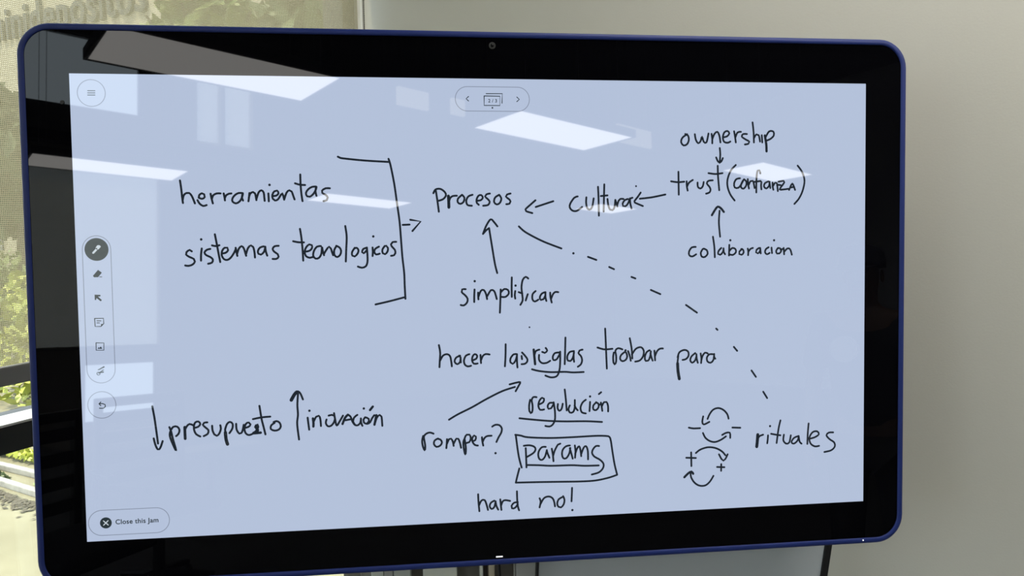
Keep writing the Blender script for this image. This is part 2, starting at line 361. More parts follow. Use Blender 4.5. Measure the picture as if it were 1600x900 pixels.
writing(hw, E_, 3.75, [
 [(410,292),(381,325),(362,375),(362,420),(378,465),(403,500)], [(435,370),(413,375),(400,400),(404,424),(424,426),(440,408),(456,378),(444,398),(440,422),(455,431),(471,411),(471,388),(458,376)],
 [(480,375),(482,405),(487,430)], [(484,412),(496,387),(510,385),(516,405),(520,427)], [(554,342),(548,323),(538,325),(532,360),(530,410),(530,453)], [(513,392),(555,386)],
 [(560,392),(558,412),(560,435)], [(602,388),(581,398),(575,418),(588,430),(604,415),(608,390)], [(607,392),(612,427)], [(625,395),(626,420),(630,437)], [(628,415),(640,396),(650,398),(656,445)], [(655,408),(672,410)],
 [(660,390),(690,385),(694,394),(672,425),(666,437),(718,432)], [(722,438),(735,408),(742,400),(757,438)], [(728,424),(752,421)],
 [(772,296),(799,335),(812,385),(801,443),(780,488),(753,520)]])
writing('drawn_arrow', E_, 3.75, [[1.2, (270,586),(290,552),(305,536),(322,545),(340,567)], [(315,560),(311,630),(318,712)]])
writing(hw, E_, 3.75, [
 [(175,772),(152,775),(136,800),(138,821),(155,828),(178,815)], [(217,784),(205,805),(211,829),(230,830),(245,812),(240,791),(222,782)], [(276,712),(284,770),(287,832)],
 [(325,778),(310,794),(306,813),(319,818),(335,800),(338,780)], [(338,780),(340,803),(347,815)], [(372,760),(371,795),(370,822)], [(372,796),(390,778),(408,785),(410,804),(392,819),(372,815)], [(378,733)],
 [(447,784),(431,799),(430,814),(445,818),(456,804),(452,788),(442,784)], [(480,782),(483,802),(482,820)], [(483,802),(495,784),(510,778)], [(546,778),(531,789),(528,804),(540,810),(552,795),(553,778)], [(553,780),(556,810)],
 [(602,774),(586,785),(581,803),(592,815),(608,807)], [(619,776),(622,808)], [(634,733)], [(657,778),(646,795),(651,811),(665,810),(676,795),(669,780),(657,778)], [(672,788),(690,782)], [(690,778),(693,815)], [(692,802),(712,781),(728,786),(738,817)]])
writing(hw, F_, 4.5, [
 [(116,176),(125,230),(122,290),(120,331)], [(122,290),(145,250),(175,240),(195,255),(203,293),(207,325)], [(265,250),(236,265),(226,293),(245,310),(264,295),(268,262),(258,250)], [(268,262),(270,298)],
 [(330,240),(306,250),(292,283),(299,314),(320,326),(342,321)], [(352,283),(378,272),(385,251),(369,239),(353,255),(349,284),(362,307),(388,305)], [(408,245),(410,275),(412,302)], [(412,282),(425,252),(445,239),(472,242)]])
writing(hw, F_, 4.5, [
 [(585,170),(584,250),(580,325)], [(665,240),(641,241),(619,270),(619,298),(635,308),(654,285),(665,247)], [(664,250),(665,300),(668,333)], [(697,252),(700,275)], [(700,228),(722,252),(738,276),(734,296),(718,308),(697,310)]])
wreg = [
 [1.25, (782,208),(787,260),(792,310)], [(787,248),(798,217),(822,208)], [(842,224),(860,231),(877,214),(866,196)], [(820,245),(820,280),(840,302),(872,301),(898,286)],
 [(960,228),(931,232),(916,258),(921,281),(943,276),(964,240)], [(968,222),(968,290),(963,350),(945,393),(905,403),(864,390)], [(1005,123),(1003,210),(1000,310)],
 [(1065,218),(1035,225),(1018,255),(1022,285),(1040,288),(1058,262),(1065,227)], [(1063,235),(1063,270),(1066,293)], [(1125,208),(1104,214),(1096,232),(1115,255),(1122,285),(1112,313),(1092,328)]]
writing(hw, F_, 4.5, wreg)
writing('drawn_underline', F_, 4.5, [[(770,346),(820,358),(900,366),(1000,364),(1060,368),(1133,365)]])
writing(hw, G_, 4.5, [
 [(294,60),(298,150),(302,250),(306,341)], [(240,193),(288,206),(345,202)], [(355,228),(350,260),(353,300),(362,313),(371,292),(371,250),(366,215),(385,198),(415,206)], [(432,224),(406,246),(399,273),(415,289),(438,280),(449,256),(441,228),(432,224)], [(437,213)],
 [(455,218),(468,255),(474,286)], [(467,128),(480,200),(485,270)], [(482,242),(510,202),(545,191),(565,215),(560,255),(537,284),(505,292)], [(607,212),(586,225),(573,258),(578,287),(597,285),(611,252),(615,220)], [(612,232),(620,265),(628,285)],
 [(640,215),(643,250),(645,283)], [(643,257),(660,217),(680,201),(700,200)]])
writing(hw, G_, 4.5, [
 [(808,250),(802,300)], [1.6, (803,305),(806,360),(815,413)], [(803,262),(816,226),(850,210),(876,221),(880,250),(862,274),(838,280)], [(927,232),(901,255),(892,283),(905,300),(925,285),(936,252)], [(935,240),(938,275),(945,300)],
 [(965,235),(970,270),(968,302)], [(970,282),(979,251),(996,229),(1015,235)], [(1050,240),(1026,241),(1009,262),(1013,291),(1035,300),(1054,281),(1060,240)], [(1060,238),(1060,260),(1068,272)]])
writing('drawn_arrow', F_, 4.5, [[(187,700),(250,662),(350,612),(450,555),(560,500),(650,470)], [(613,452),(655,441),(688,436),(679,457),(655,500)]])
writing(hw, F_, 4.5, [
 [(757,560),(750,600),(752,640),(763,656),(773,638),(774,600),(768,562),(780,541),(802,542)], [(822,592),(849,577),(855,553),(840,546),(821,570),(815,605),(828,631),(855,628)],
 [(920,582),(894,582),(880,602),(886,624),(904,620),(921,592)], [(922,578),(931,640),(931,700),(915,735),(892,748),(864,744)], [(952,590),(950,620),(962,638),(978,624),(986,588)], [(1000,488),(1008,560),(1014,635)],
 [(1036,600),(1026,625),(1036,650),(1059,646),(1070,615),(1071,562)], [(1069,600),(1080,622),(1091,634)], [(1148,560),(1125,580),(1111,615),(1120,648),(1148,656)], [(1178,575),(1176,610),(1174,640)], [(1178,537)],
 [(1220,580),(1201,600),(1201,627),(1220,633),(1238,612),(1236,587),(1220,577)], [(1240,520),(1256,507)], [(1240,598),(1252,590)], [(1254,580),(1260,610),(1264,638)], [(1261,605),(1276,577),(1294,576),(1304,603),(1305,642)]])
writing('drawn_underline', F_, 4.5, [[(682,690),(760,698),(880,708),(1000,712),(1150,711),(1262,716)]])
writing(hw, K_, 5, [
 [(106,205),(98,245),(105,290),(119,318),(122,282),(115,238),(112,208),(132,186),(160,178),(187,187)], [(222,225),(196,240),(190,268),(210,290),(239,280),(253,256),(241,233),(222,227)],
 [(292,230),(290,265),(287,300)], [(291,268),(308,230),(324,226),(338,250),(344,282)], [(345,264),(365,226),(380,227),(392,255),(402,297)],
 [(430,225),(420,250),(423,300),(435,350),(440,310),(435,260),(430,222),(446,195),(468,195),(478,223),(466,253),(445,260)], [(490,247),(513,237),(518,210),(503,201),(489,225),(493,254),(510,275),(533,280)],
 [(565,215),(568,245),(575,280)], [(570,252),(585,221),(605,206),(640,203)], [(645,132),(668,118),(700,120),(720,145),(715,180),(695,215),(678,252)], [(671,339)]])
writing('drawn_box', H_, 6, [[(30,115),(80,122),(150,138),(350,145),(550,138),(780,125),(880,126),(912,135),(925,170),(940,270),(960,390),(984,488)], [(984,490),(900,518),(780,543),(640,552),(450,555),(250,558),(35,563)], [(35,563),(50,500),(68,430)], [(35,120),(55,270),(70,350),(90,422)]])
writing(hw, H_, 6, [
 [(110,218),(160,213),(205,225),(220,250),(200,285),(135,325)], [(128,240),(132,330),(135,420)], [(315,228),(281,230),(255,260),(245,300),(255,340),(280,350),(308,320),(326,258)], [(325,262),(335,295),(350,330)],
 [(372,245),(382,300),(388,362)], [(385,312),(400,262),(430,207),(452,198)], [(542,215),(506,222),(475,255),(468,300),(480,334),(508,334),(535,292),(546,238)], [(541,240),(555,290),(568,338)],
 [(588,215),(594,270),(590,330)], [(591,295),(610,242),(629,222),(641,260),(648,315)], [(648,295),(670,237),(692,221),(709,262),(712,345)], [(815,220),(786,220),(760,248),(749,283),(770,318),(825,350),(857,388),(850,430),(812,467),(747,487)]])
writing('drawn_underline', H_, 6, [[(140,398),(250,400),(370,405),(560,400),(680,405),(812,402)]])
writing(hw, K_, 5, [
 [(535,660),(538,720),(545,792)], [(542,748),(560,710),(585,705),(600,738),(612,782)], [(662,710),(636,725),(625,753),(640,775),(661,760),(672,715)], [(671,717),(678,752),(692,780)],
 [(708,700),(712,740),(717,782)], [(715,747),(726,717),(746,706),(785,712)], [(845,722),(816,726),(796,750),(800,771),(824,765),(845,737)], [(838,637),(840,700),(845,752),(855,785)]])
writing(hw, H_, 6, [
 [(258,710),(268,740),(258,795)], [(264,768),(300,708),(345,693),(380,710),(395,745),(402,785)], [(468,700),(436,720),(423,760),(435,790),(459,795),(484,765),(491,722),(478,690)], [(562,612),(560,670),(557,738)], [(565,820)]])
s6 = 1600 / 240
writing('drawn_arrow', I_, s6, [[(122,298),(145,420),(165,560),(182,685)], [(137,632),(155,700),(178,745),(195,745),(212,715),(230,660)]])
writing(hw, I_, s6, [
 [(300,515),(318,560),(335,630),(370,758),(335,690),(306,612),(310,560),(340,512),(382,510),(405,543),(396,583),(370,608)], [1.35, (460,515),(462,570),(465,635)], [(462,545),(481,506),(510,482),(548,495)],
 [(560,522),(599,511),(622,482),(602,456),(570,465),(556,500),(559,550),(581,590),(622,612)], [(695,465),(662,469),(648,490),(678,520),(706,546),(700,583),(658,608)], [(745,500),(750,550),(770,592),(795,605),(820,580),(836,532),(830,495)],
 [(880,540),(883,570)], [1.6, (883,570),(890,640),(905,692)], [(880,537),(900,482),(930,460),(958,480),(955,530),(925,577)], [(995,480),(1000,540),(1028,582),(1050,575),(1064,542),(1074,490)],
 [(1078,525),(1124,511),(1145,487),(1126,466),(1097,480),(1081,530),(1096,580),(1130,597),(1175,580)], [1.3, (1175,576),(1205,555),(1222,510),(1215,488),(1195,512),(1222,545),(1212,572),(1180,578),(1250,572)],
 [(1237,293),(1260,430),(1280,510),(1300,590)], [(1170,431),(1260,413),(1350,405)], [(1395,470),(1361,495),(1355,533),(1395,551),(1439,540),(1460,507),(1446,467),(1415,452),(1385,462)]])
s7 = 1523 / 220
writing('drawn_arrow', J_, s7, [[1.7, (106,242),(140,182),(165,155)], [(165,155),(180,147),(205,172),(232,235)], [(180,150),(172,290),(178,400),(170,500),(190,668)]])
writing(hw, J_, s7, [
 [(283,432),(290,490),(300,562)], [(302,357)], [1.2, (340,440),(346,490),(345,528)], [(345,482),(375,422),(405,411),(420,448),(427,522)], [(487,452),(479,490),(500,524),(535,520),(567,482),(578,440),(570,412),(545,402),(510,410)],
 [(568,383),(580,450),(597,518),(630,470),(665,410)], [1.2, (660,500),(688,432),(718,400)], [(718,400),(746,420),(770,480),(798,513),(830,512),(850,492),(860,445)], [(690,460),(745,450)], [(820,402),(786,430),(775,478),(800,513)],
 [(858,440),(862,490),(875,520)], [(890,333)], [(905,427),(886,455),(891,485),(925,499),(958,482),(978,440),(1003,405)], [(915,430),(943,445),(945,470),(928,492)], [1.2, (957,350),(987,312)],
 [1.2, (1025,405),(1015,460),(1005,508)], [(1011,490),(1032,430),(1060,402),(1081,420),(1090,520)]])
writing(hw, L_, 5, [
 [1.7, (718,395),(715,440),(710,488)], [(716,438),(730,408),(760,395)], [(798,400),(796,430),(792,462)], [(814,328)], [(895,283),(880,350),(865,460)], [(822,388),(860,395),(895,400)],
 [(922,395),(918,440),(940,465),(964,455),(976,400)], [(1037,405),(1001,420),(981,453),(1000,465),(1029,440),(1038,407)], [(1038,410),(1045,450),(1060,465)], [(1115,307),(1108,390),(1105,467)],
 [(1125,426),(1163,415),(1195,392),(1182,369),(1147,375),(1121,418),(1130,463),(1163,486),(1197,482)], [(1307,377),(1272,379),(1254,400),(1279,430),(1314,455),(1319,488),(1290,517),(1238,530)]])
writing('drawn_arrow', L_, 5, [[(490,270),(480,235),(450,202),(410,187),(370,200),(342,235),(326,272)], [(292,252),(285,295),(297,315),(340,295)]])
writing('drawn_arrow', L_, 5, [[(290,382),(310,420),(345,445),(385,452),(430,435),(470,408)], [(440,397),(470,381),(500,380),(503,420)]])
writing('drawn_arrow', L_, 5, [[(235,538),(270,511),(330,493),(390,500),(438,525),(465,555)], [(415,548),(435,585),(450,598),(465,585),(483,548)]])
writing('drawn_arrow', L_, 5, [[(195,685),(197,725),(225,770),(265,793),(310,790),(345,760),(372,716)], [1.25, (145,727),(175,697),(200,683),(214,700)]])
writing('minus_sign', L_, 5, [[(180,340),(215,346),(268,344)]]); writing('minus_sign', L_, 5, [[(520,339),(582,341)]])
writing('plus_sign', L_, 5, [[(198,533),(200,640)], [(160,575),(235,577)]]); writing('plus_sign', L_, 5, [[(400,647),(458,649)], [(433,625),(432,677)]])

# the interface drawn on the screen
PX = 1 / 985.                                 # metres per photograph pixel on the left part of the screen
def pill(name, pts, hw_, hh_, w=.0011):
    x, z = on_glass(*pts); bm = bmesh.new(); r = min(hw_, hh_) - 1e-5
    ribbon(bm, [(x + a, z + b) for a, b in rrect(hw_, hh_, r, 14)], w, YI, closed=True)
    return link_mesh(name, bm, THIN, screen)
pill('menu_button', (143, 145.5), .0190, .0190)
bm = bmesh.new()
for v in (142, 145.4, 148.8): ribbon(bm, [on_glass(137.5, v), on_glass(148.8, v)], .0011, YI - .0002)
link_mesh('menu_icon', bm, ICON, screen)
pill('page_bar', (769.5, 155), .0565, .0183)
for tri in (((732, 151), (728.3, 154.5), (732, 158)), ((807.5, 152), (811.3, 155.6), (807.5, 159))):
    bm = bmesh.new(); ribbon(bm, [on_glass(*p) for p in tri], .0014, YI - .0002); link_mesh('page_arrow', bm, ICON, screen)
bm = bmesh.new()
c4 = [on_glass(*p) for p in ((756.4, 150.2), (781, 150.6), (781, 165.2), (756.4, 165))]
ribbon(bm, c4 + c4[:1], .0014, YI - .0002)
ribbon(bm, [on_glass(*p) for p in ((759.5, 146.6), (784.8, 146.6), (784.3, 161.5))], .0013, YI - .0002)
disc(bm, *on_glass(769.3, 168.7), .0013, YI - .0002)
link_mesh('page_icon', bm, ICON, screen)
def text_on(name, body, px, size, m, parent=screen, dark=None):
    cu = bpy.data.curves.new(name, 'FONT'); cu.body = body; cu.size = size; cu.align_x = 'LEFT'; cu.offset = dark or 0; cu.space_character = 1.05
    to = bpy.data.objects.new(name + '_curve', cu); COL.objects.link(to)
    dg = bpy.context.evaluated_depsgraph_get(); me = bpy.data.meshes.new_from_object(to.evaluated_get(dg))
    bpy.data.objects.remove(to); bpy.data.curves.remove(cu)
    x, z = on_glass(*px)
    me.transform(Matrix.Translation((x, YI - .0002, z)) @ Matrix.Rotation(math.pi / 2, 4, 'X'))
    me.materials.clear(); me.materials.append(m)
    o = bpy.data.objects.new(name, me); COL.objects.link(o); o.parent = parent; return o
text_on('page_number', '2 / 3', (762.6, 160.2), .0072, ICON, dark=.00012)
# tool bar on the left edge
bm = bmesh.new()
xt, zt = on_glass(151.3, 389.5); xb, zb = on_glass(158.3, 577.5); r = .0195
loop = [(xt + r * math.cos(math.radians(a)), zt + r * math.sin(math.radians(a))) for a in range(0, 181, 12)] + [(xb + r * math.cos(math.radians(a)), zb + r * math.sin(math.radians(a))) for a in range(180, 361, 12)]
ribbon(bm, loop, .0011, YI, closed=True); link_mesh('tool_bar', bm, THIN, screen)
def quadpx(bm, pts, y=YI - .0002): bm.faces.new([bm.verts.new((p[0], y, p[1])) for p in (on_glass(*q) for q in pts)])
bm = bmesh.new(); disc(bm, *on_glass(151.3, 389.8), .0165, YI, 36); pen_btn = link_mesh('pen_button', bm, ICON, screen)
bm = bmesh.new(); T = lambda a, b: (110 + a / 6, 350 + b / 6)
quadpx(bm, [T(208,268), T(240,232), T(256,244), T(222,280), T(210,278)], YI - .0003); quadpx(bm, [T(240,222), T(255,200), T(276,198), T(290,212), T(268,238), T(256,240), T(252,222), T(240,228)], YI - .0003)
link_mesh('pen_icon', bm, ICONW, screen)
bm = bmesh.new(); quadpx(bm, [T(214,486), T(262,430), T(298,456), T(264,498), T(226,500)]); ribbon(bm, [on_glass(*T(278,496)), on_glass(*T(298,496))], .001, YI - .0002); link_mesh('eraser_icon', bm, ICON, screen)
bm = bmesh.new(); quadpx(bm, [T(230,662), T(285,664), T(285,678), T(262,680), T(298,712), T(288,725), T(248,694), T(244,712), T(232,712)]); link_mesh('pointer_icon', bm, ICON, screen)
T = lambda a, b: (110 + a / 5, 480 + b / 5)
bm = bmesh.new(); ribbon(bm, [on_glass(*T(*p)) for p in ((192,88), (261,86), (263,128), (242,150), (196,150), (192,88))], .0013, YI - .0002)
ribbon(bm, [on_glass(*T(210,106)), on_glass(*T(242,106))], .0011, YI - .0002); ribbon(bm, [on_glass(*T(210,122)), on_glass(*T(230,122))], .0011, YI - .0002)
quadpx(bm, [T(263,130), T(242,150), T(242,131)]); link_mesh('note_icon', bm, ICON, screen)
bm = bmesh.new(); ribbon(bm, [on_glass(*T(*p)) for p in ((203,278), (264,279), (264,335), (204,335), (203,278))], .0013, YI - .0002)
quadpx(bm, [T(214,324), T(224,312), T(230,318), T(240,306), T(252,324)]); link_mesh('picture_icon', bm, ICON, screen)
bm = bmesh.new(); ribbon(bm, [on_glass(*T(*p)) for p in ((264,466), (218,490), (262,488), (222,516), (258,506))], .0021, YI - .0002)
x, z = on_glass(*T(222, 518)); ribbon(bm, [(x + .0022 * math.cos(k * math.pi / 6), z + .0022 * math.sin(k * math.pi / 6)) for k in range(12)], .0009, YI - .0003, closed=True); link_mesh('laser_icon', bm, ICON, screen)
pill('undo_button', (159.6, 632.5), .0195, .0195)
bm = bmesh.new(); ribbon(bm, smooth_path([on_glass(*T(*p)) for p in ((226,754), (255,752), (274,760), (276,775), (262,788), (230,788))]), .0014, YI - .0002)
ribbon(bm, [on_glass(*T(*p)) for p in ((240,740), (226,754), (240,768))], .0014, YI - .0002); link_mesh('undo_icon', bm, ICON, screen)
pill('close_button', (202.3, 814.6), .0568, .0187)
x, z = on_glass(166, 816.6)
bm = bmesh.new(); disc(bm, x, z, .0083, YI - .0002, 30); link_mesh('close_disc', bm, ICON, screen)
bm = bmesh.new(); q = .0032
ribbon(bm, [(x - q, z - q), (x + q, z + q)], .0014, YI - .0004); ribbon(bm, [(x - q, z + q), (x + q, z - q)], .0014, YI - .0004); link_mesh('close_cross', bm, ICONW, screen)
text_on('close_text', 'Close this Jam', (180.8, 818.7), .0100, ICON, dark=.00018)
# small fittings of the display
x, z = on_glass(769, 71.5); bm = bmesh.new(); bmesh.ops.create_cone(bm, cap_ends=True, segments=24, radius1=.0052, radius2=.0046, depth=.001, matrix=Matrix.Translation((x, -.0008, z)) @ Matrix.Rotation(math.pi / 2, 4, 'X'))
cl = link_mesh('camera_lens', bm, mat('lens_ring', (.05, .05, .05), .3), disp)
bm = bmesh.new(); bmesh.ops.create_uvsphere(bm, u_segments=16, v_segments=8, radius=.0028, matrix=Matrix.Translation((x, -.0004, z))); link_mesh('lens_glass', bm, BLACKGLASS, cl, True)
x, z = on_glass(97.5, 160); bm = bmesh.new(); bmesh.ops.create_cone(bm, cap_ends=True, segments=16, radius1=.003, radius2=.0026, depth=.001, matrix=Matrix.Translation((x, -.0008, z)) @ Matrix.Rotation(math.pi / 2, 4, 'X')); link_mesh('light_sensor', bm, RUBBER, disp)
a, b = on_glass(775, 870), on_glass(785.5, 868.6); bm = boxes([(a[0], b[0], -.0006, 0.0004, a[1] - .0009, a[1] + .0009)]); link_mesh('status_light', bm, LED, disp)
x, z = on_glass(1347.3, 843.3); bm = bmesh.new(); bmesh.ops.create_uvsphere(bm, u_segments=10, v_segments=6, radius=.0012, matrix=Matrix.Translation((x, -.0022, z))); link_mesh('indicator_dot', bm, LED, disp)

# ------------------------------------------------------------------ stand, board and cables under the display
YAW = math.radians(35)
def local(name, label, cat, group=None): return thing(name, label, cat, (0, 0, 0), YAW, group)
stand = local('display_stand', 'upright metal stand of pale and dark posts under the display centre', 'stand')
PALE = mat('pale_metal', (.92, .94, .82), .4); MID = mat('grey_metal', (.50, .51, .48), .4); DARK = mat('dark_metal', (.20, .19, .17), .45); TAN = mat('tan_metal', (.66, .58, .44), .45); BRIGHT = mat('white_metal', (.85, .87, .78), .35); LGREY = mat('light_grey_metal', (.62, .65, .60), .4)
TOPZ = 1.24
link_mesh('rear_panel', boxes([(-.234, .045, .150, .165, .03, TOPZ)], .002), DARK, stand)
for x0, x1, m in ((-.211, -.190, BRIGHT), (-.189, -.173, MID), (-.172, -.143, LGREY), (-.121, -.061, PALE), (-.020, -.0145, BRIGHT), (-.0045, .006, TAN), (.045, .082, MID)):
    link_mesh('post', boxes([(x0, x1, .11, .149, .03, TOPZ)], .0015), m, stand)
link_mesh('base_plate', boxes([(-.36, .080, -.02, .42, 0, .029)], .004), DARK, stand)
link_mesh('mounting_bracket', boxes([(-.20, .06, .094, .149, TOPZ + .001, TOPZ + .36)], .003), DARK, stand)

GREYB = mat('grey_board', (.60, .64, .655), .5)
board = local('presentation_board', 'grey board with a black edge standing below the display, right of its stand', 'board')
def slant(z, x): return x + (z - .98) * .0955
def quad_slab(x0f, x1f, y0, y1, z0, z1):
    bm = bmesh.new(); v = [bm.verts.new((x0f(z) if k in (0, 3) else x1f(z), y, z)) for y in (y0, y1) for k, z in ((0, z0), (1, z0), (2, z1), (3, z1))]
    for f in ((0, 1, 2, 3), (7, 6, 5, 4), (0, 4, 5, 1), (1, 5, 6, 2), (2, 6, 7, 3), (3, 7, 4, 0)): bm.faces.new([v[i] for i in f])
    return bm
link_mesh('board_panel', quad_slab(lambda z: .086, lambda z: slant(z, .6295), .112, .124, 0, 1.16), GREYB, board)
link_mesh('edge_strip', quad_slab(lambda z: slant(z, .630), lambda z: slant(z, .642), .108, .126, 0, 1.16), RUBBER, board)
for pts, lab in (([(.0095, .105, 1.10), (.011, .096, 1.0), (.013, .096, .96), (.02, .098, .8), (.03, .10, .45), (.03, .10, .05), (.05, .06, .034)], 'thin black cable hanging below the display, left of the thicker one'),
                 ([(.0835, .10, 1.10), (.0825, .096, 1.0), (.0805, .096, .96), (.076, .098, .8), (.07, .10, .4), (.07, .10, .06), (.10, .05, .036)], 'thicker black cable hanging below the display beside the grey board')):
    c = local('power_cable', lab, 'cable')
    bm = bmesh.new(); P = [Vector(p) for p in pts]
    tube(bm, P, .0026 if 'thin ' in lab else .0034, 10); link_mesh('cable_sheath', bm, RUBBER, c, True)
    bm = bmesh.new(); tube(bm, [P[0] + Vector((0, 0, .001)), P[0] + Vector((0, 0, .03))], .006, 10); link_mesh('plug', bm, RUBBER, c)

# ------------------------------------------------------------------ roller shade on the window
XS = -.735
shade = thing('roller_shade', 'beige woven roller shade drawn two thirds down over the window', 'blind', (XS, -.6, 2.98))
def rel(bm, o): bmesh.ops.translate(bm, verts=bm.verts, vec=-Vector(o.location)); return bm
ys0, ys1 = -1.85, .5575
bm = bmesh.new(); bm.faces.new([bm.verts.new(p) for p in ((XS, ys0, 1.337), (XS, ys1, 1.337), (XS, ys1, 2.96), (XS, ys0, 2.96))])
g = bmesh.ops.extrude_face_region(bm, geom=bm.faces[:]); bmesh.ops.translate(bm, verts=[v for v in g['geom'] if isinstance(v, bmesh.types.BMVert)], vec=(-.0006, 0, 0))
bm.free(); bm = bmesh.new(); bm.faces.new([bm.verts.new(p) for p in ((XS, ys0, 1.337), (XS, ys1, 1.337), (XS, ys1, 2.96), (XS, ys0, 2.96))])
link_mesh('shade_cloth', rel(bm, shade), CLOTH, shade)
link_mesh('hem_bar', rel(boxes([(XS - .008, XS + .006, ys0, ys1, 1.306, 1.338)], .003), shade), HEM, shade)
bm = bmesh.new(); tube(bm, [(XS, ys0 - .02, 2.985), (XS, ys1 + .008, 2.985)], .027, 20); link_mesh('roller_tube', rel(bm, shade), WHITE_TRIM, shade, True)
bm = bmesh.new()
for k in range(150):
    bmesh.ops.create_icosphere(bm, subdivisions=1, radius=.0016, matrix=Matrix.Translation((XS, .5835, 1.55 + k * .0055)))
tube(bm, [(XS, .5835, 1.55), (XS, .5835, 2.975)], .0007, 5)
link_mesh('bead_chain', rel(bm, shade), mat('chain_grey', (.06, .06, .05), .5), shade)

far_shade = thing('roller_shade', 'drawn beige roller shade on the far window, mirrored along the left side of the screen', 'blind', (1.3, YF + .03, 3.8))
bm = bmesh.new(); bm.faces.new([bm.verts.new(p) for p in ((-.93, 0, -2.6), (.93, 0, -2.6), (.93, 0, 0), (-.93, 0, 0))]); link_mesh('shade_cloth', bm, CLOTH, far_shade)
link_mesh('hem_bar', boxes([(-.93, .93, -.008, .008, -2.63, -2.6)], .003), HEM, far_shade)
bm = bmesh.new(); tube(bm, [(-.95, 0, .02), (.95, 0, .02)], .026, 16); link_mesh('roller_tube', bm, WHITE_TRIM, far_shade, True)
for x0, x1, lab in ((2.74, 3.17, 'narrow pale roller shade high on the far wall, left one of a mirrored pair'), (3.18, 3.68, 'wider pale roller shade high on the far wall, right one of a mirrored pair')):
    t = thing('roller_shade', lab, 'blind', ((x0 + x1) / 2, YF + .03, 5.58)); w = (x1 - x0) / 2 - .01
    bm = bmesh.new(); bm.faces.new([bm.verts.new(p) for p in ((-w, 0, -1.27), (w, 0, -1.27), (w, 0, 0), (-w, 0, 0))]); link_mesh('shade_cloth', bm, CLOTH, t)
    link_mesh('hem_bar', boxes([(-w, w, -.008, .008, -1.30, -1.27)], .003), HEM, t)

# ------------------------------------------------------------------ outside, beyond the window
PAVE = mat('pale_paving', (.15, .138, .085), .9, noise=(3.5, (.185, .172, .11)))
yd = link_mesh('paved_yard', boxes([(-40, XW - .2, -25, 40, -.25, -.05)]), PAVE); yd['kind'] = 'structure'
CONC = mat('concrete', (.26, .26, .24), .9, noise=(25, (.19, .19, .175)))
for yy, ang, lab in ((1.24, 5, 'pale concrete kerb nearer the hedge, seen through the lower window pane'), (1.085, 2, 'pale concrete kerb nearer the window, in front of the small dark plants')):
    bm = boxes([(-6.2, -2.2, yy - .02, yy + .02, -.05, -.012)], .006); bmesh.ops.rotate(bm, verts=bm.verts, cent=(-4, yy, 0), matrix=Matrix.Rotation(math.radians(ang), 3, 'Z'))
    tag(link_mesh('concrete_kerb', bm, CONC), lab, 'kerb', 'kerbs of the planting bed outside')
bm = bmesh.new()
for i in range(900):
    x, y = random.uniform(-4.7, -2.6), 1.03 - abs(random.gauss(0, .055)); a = random.uniform(0, 6.28); l = random.uniform(.012, .028)
    d = Vector((math.cos(a), math.sin(a), 0)) * l; e = Vector((-d.y, d.x, 0)) * .45; p = Vector((x, y + (x + 4) * .02, -.045 + random.uniform(0, .004)))
    bm.faces.new([bm.verts.new(q) for q in (p - d, p + e, p + d, p - e)])
tag(link_mesh('leaves_and_shade', bm, mat('leaf_and_shade_brown', (.06, .05, .03), .8)), 'dry leaves and painted dotted shadow on the paving along the nearer kerb', 'leaves', kind='stuff')  # dark quads paint the dotted shadow on the paving along with leaf litter
LEAF = [mat('leaf_yellow_green', (.24, .29, .03), .55, noise=(4, (.36, .38, .05))), mat('leaf_green', (.09, .14, .03), .55, noise=(4, (.17, .21, .05))), mat('leaf_dark', (.04, .07, .025), .6, noise=(4, (.08, .11, .04)))]
BARK = mat('bark', (.06, .045, .03), .9, bump=(30, .6))
def leaves(c, rad, n, size, flat=1.0):
    bm = bmesh.new()
    for i in range(n):
        v = Vector((random.gauss(0, 1), random.gauss(0, 1), random.gauss(0, 1))).normalized()
        p = Vector(c) + Vector((v.x * rad[0], v.y * rad[1], v.z * rad[2])) * (random.random() ** .35) * (.85 + .3 * math.sin(3 * v.x + 2 * v.y + 4 * v.z + c[0]))
        s = size * random.uniform(.6, 1.4)
        a = Vector((random.gauss(0, 1), random.gauss(0, 1), random.gauss(0, 1))).normalized(); b = a.orthogonal().normalized() * s * .5; a = a * s
        bm.faces.new([bm.verts.new(q) for q in (p - a, p + b, p + a, p - b)])
    return bm
def bush(x, y, z, rad, kind, lab, n=1500, size=.05):
    t = thing('shrub', lab, 'shrub', (x, y, z - .02), 0, 'shrubs outside the window')
    link_mesh('foliage', leaves((0, 0, rad[2] * .95), rad, n, size), LEAF[kind], t)
    bm = bmesh.new()
    for k in range(4): tube(bm, [(0, 0, -.02), (random.uniform(-.2, .2) * rad[0], random.uniform(-.2, .2) * rad[1], rad[2] * .5), (random.uniform(-.6, .6) * rad[0], random.uniform(-.6, .6) * rad[1], rad[2] * 1.1)], [.018, .012, .005], 6)
    link_mesh('stem', bm, BARK, t)
bush(-5.5, 2.38, -.05, (.85, .62, .55), 0, 'yellow green shrub just beyond the transom bar, nearest the display', 2600)
bush(-7.4, 2.5, -.05, (.85, .8, .75), 1, 'green shrub behind the yellow green one beyond the transom bar', 2000)
bush(-4.8, 1.37, -.05, (.62, .09, .075), 0, 'low bright shrub behind the rear concrete kerb', 2600, .03)
bush(-3.8, 1.43, -.05, (.24, .10, .10), 2, 'low dark shrub behind the rear kerb, next to the display edge', 700, .03)
bush(-4.3, 1.143, -.05, (.26, .022, .04), 2, 'small dark plant between the two concrete kerbs', 600, .018)
bush(-3.6, 1.18, -.05, (.22, .03, .045), 1, 'small olive plant between the kerbs, close to the display edge', 500, .018)
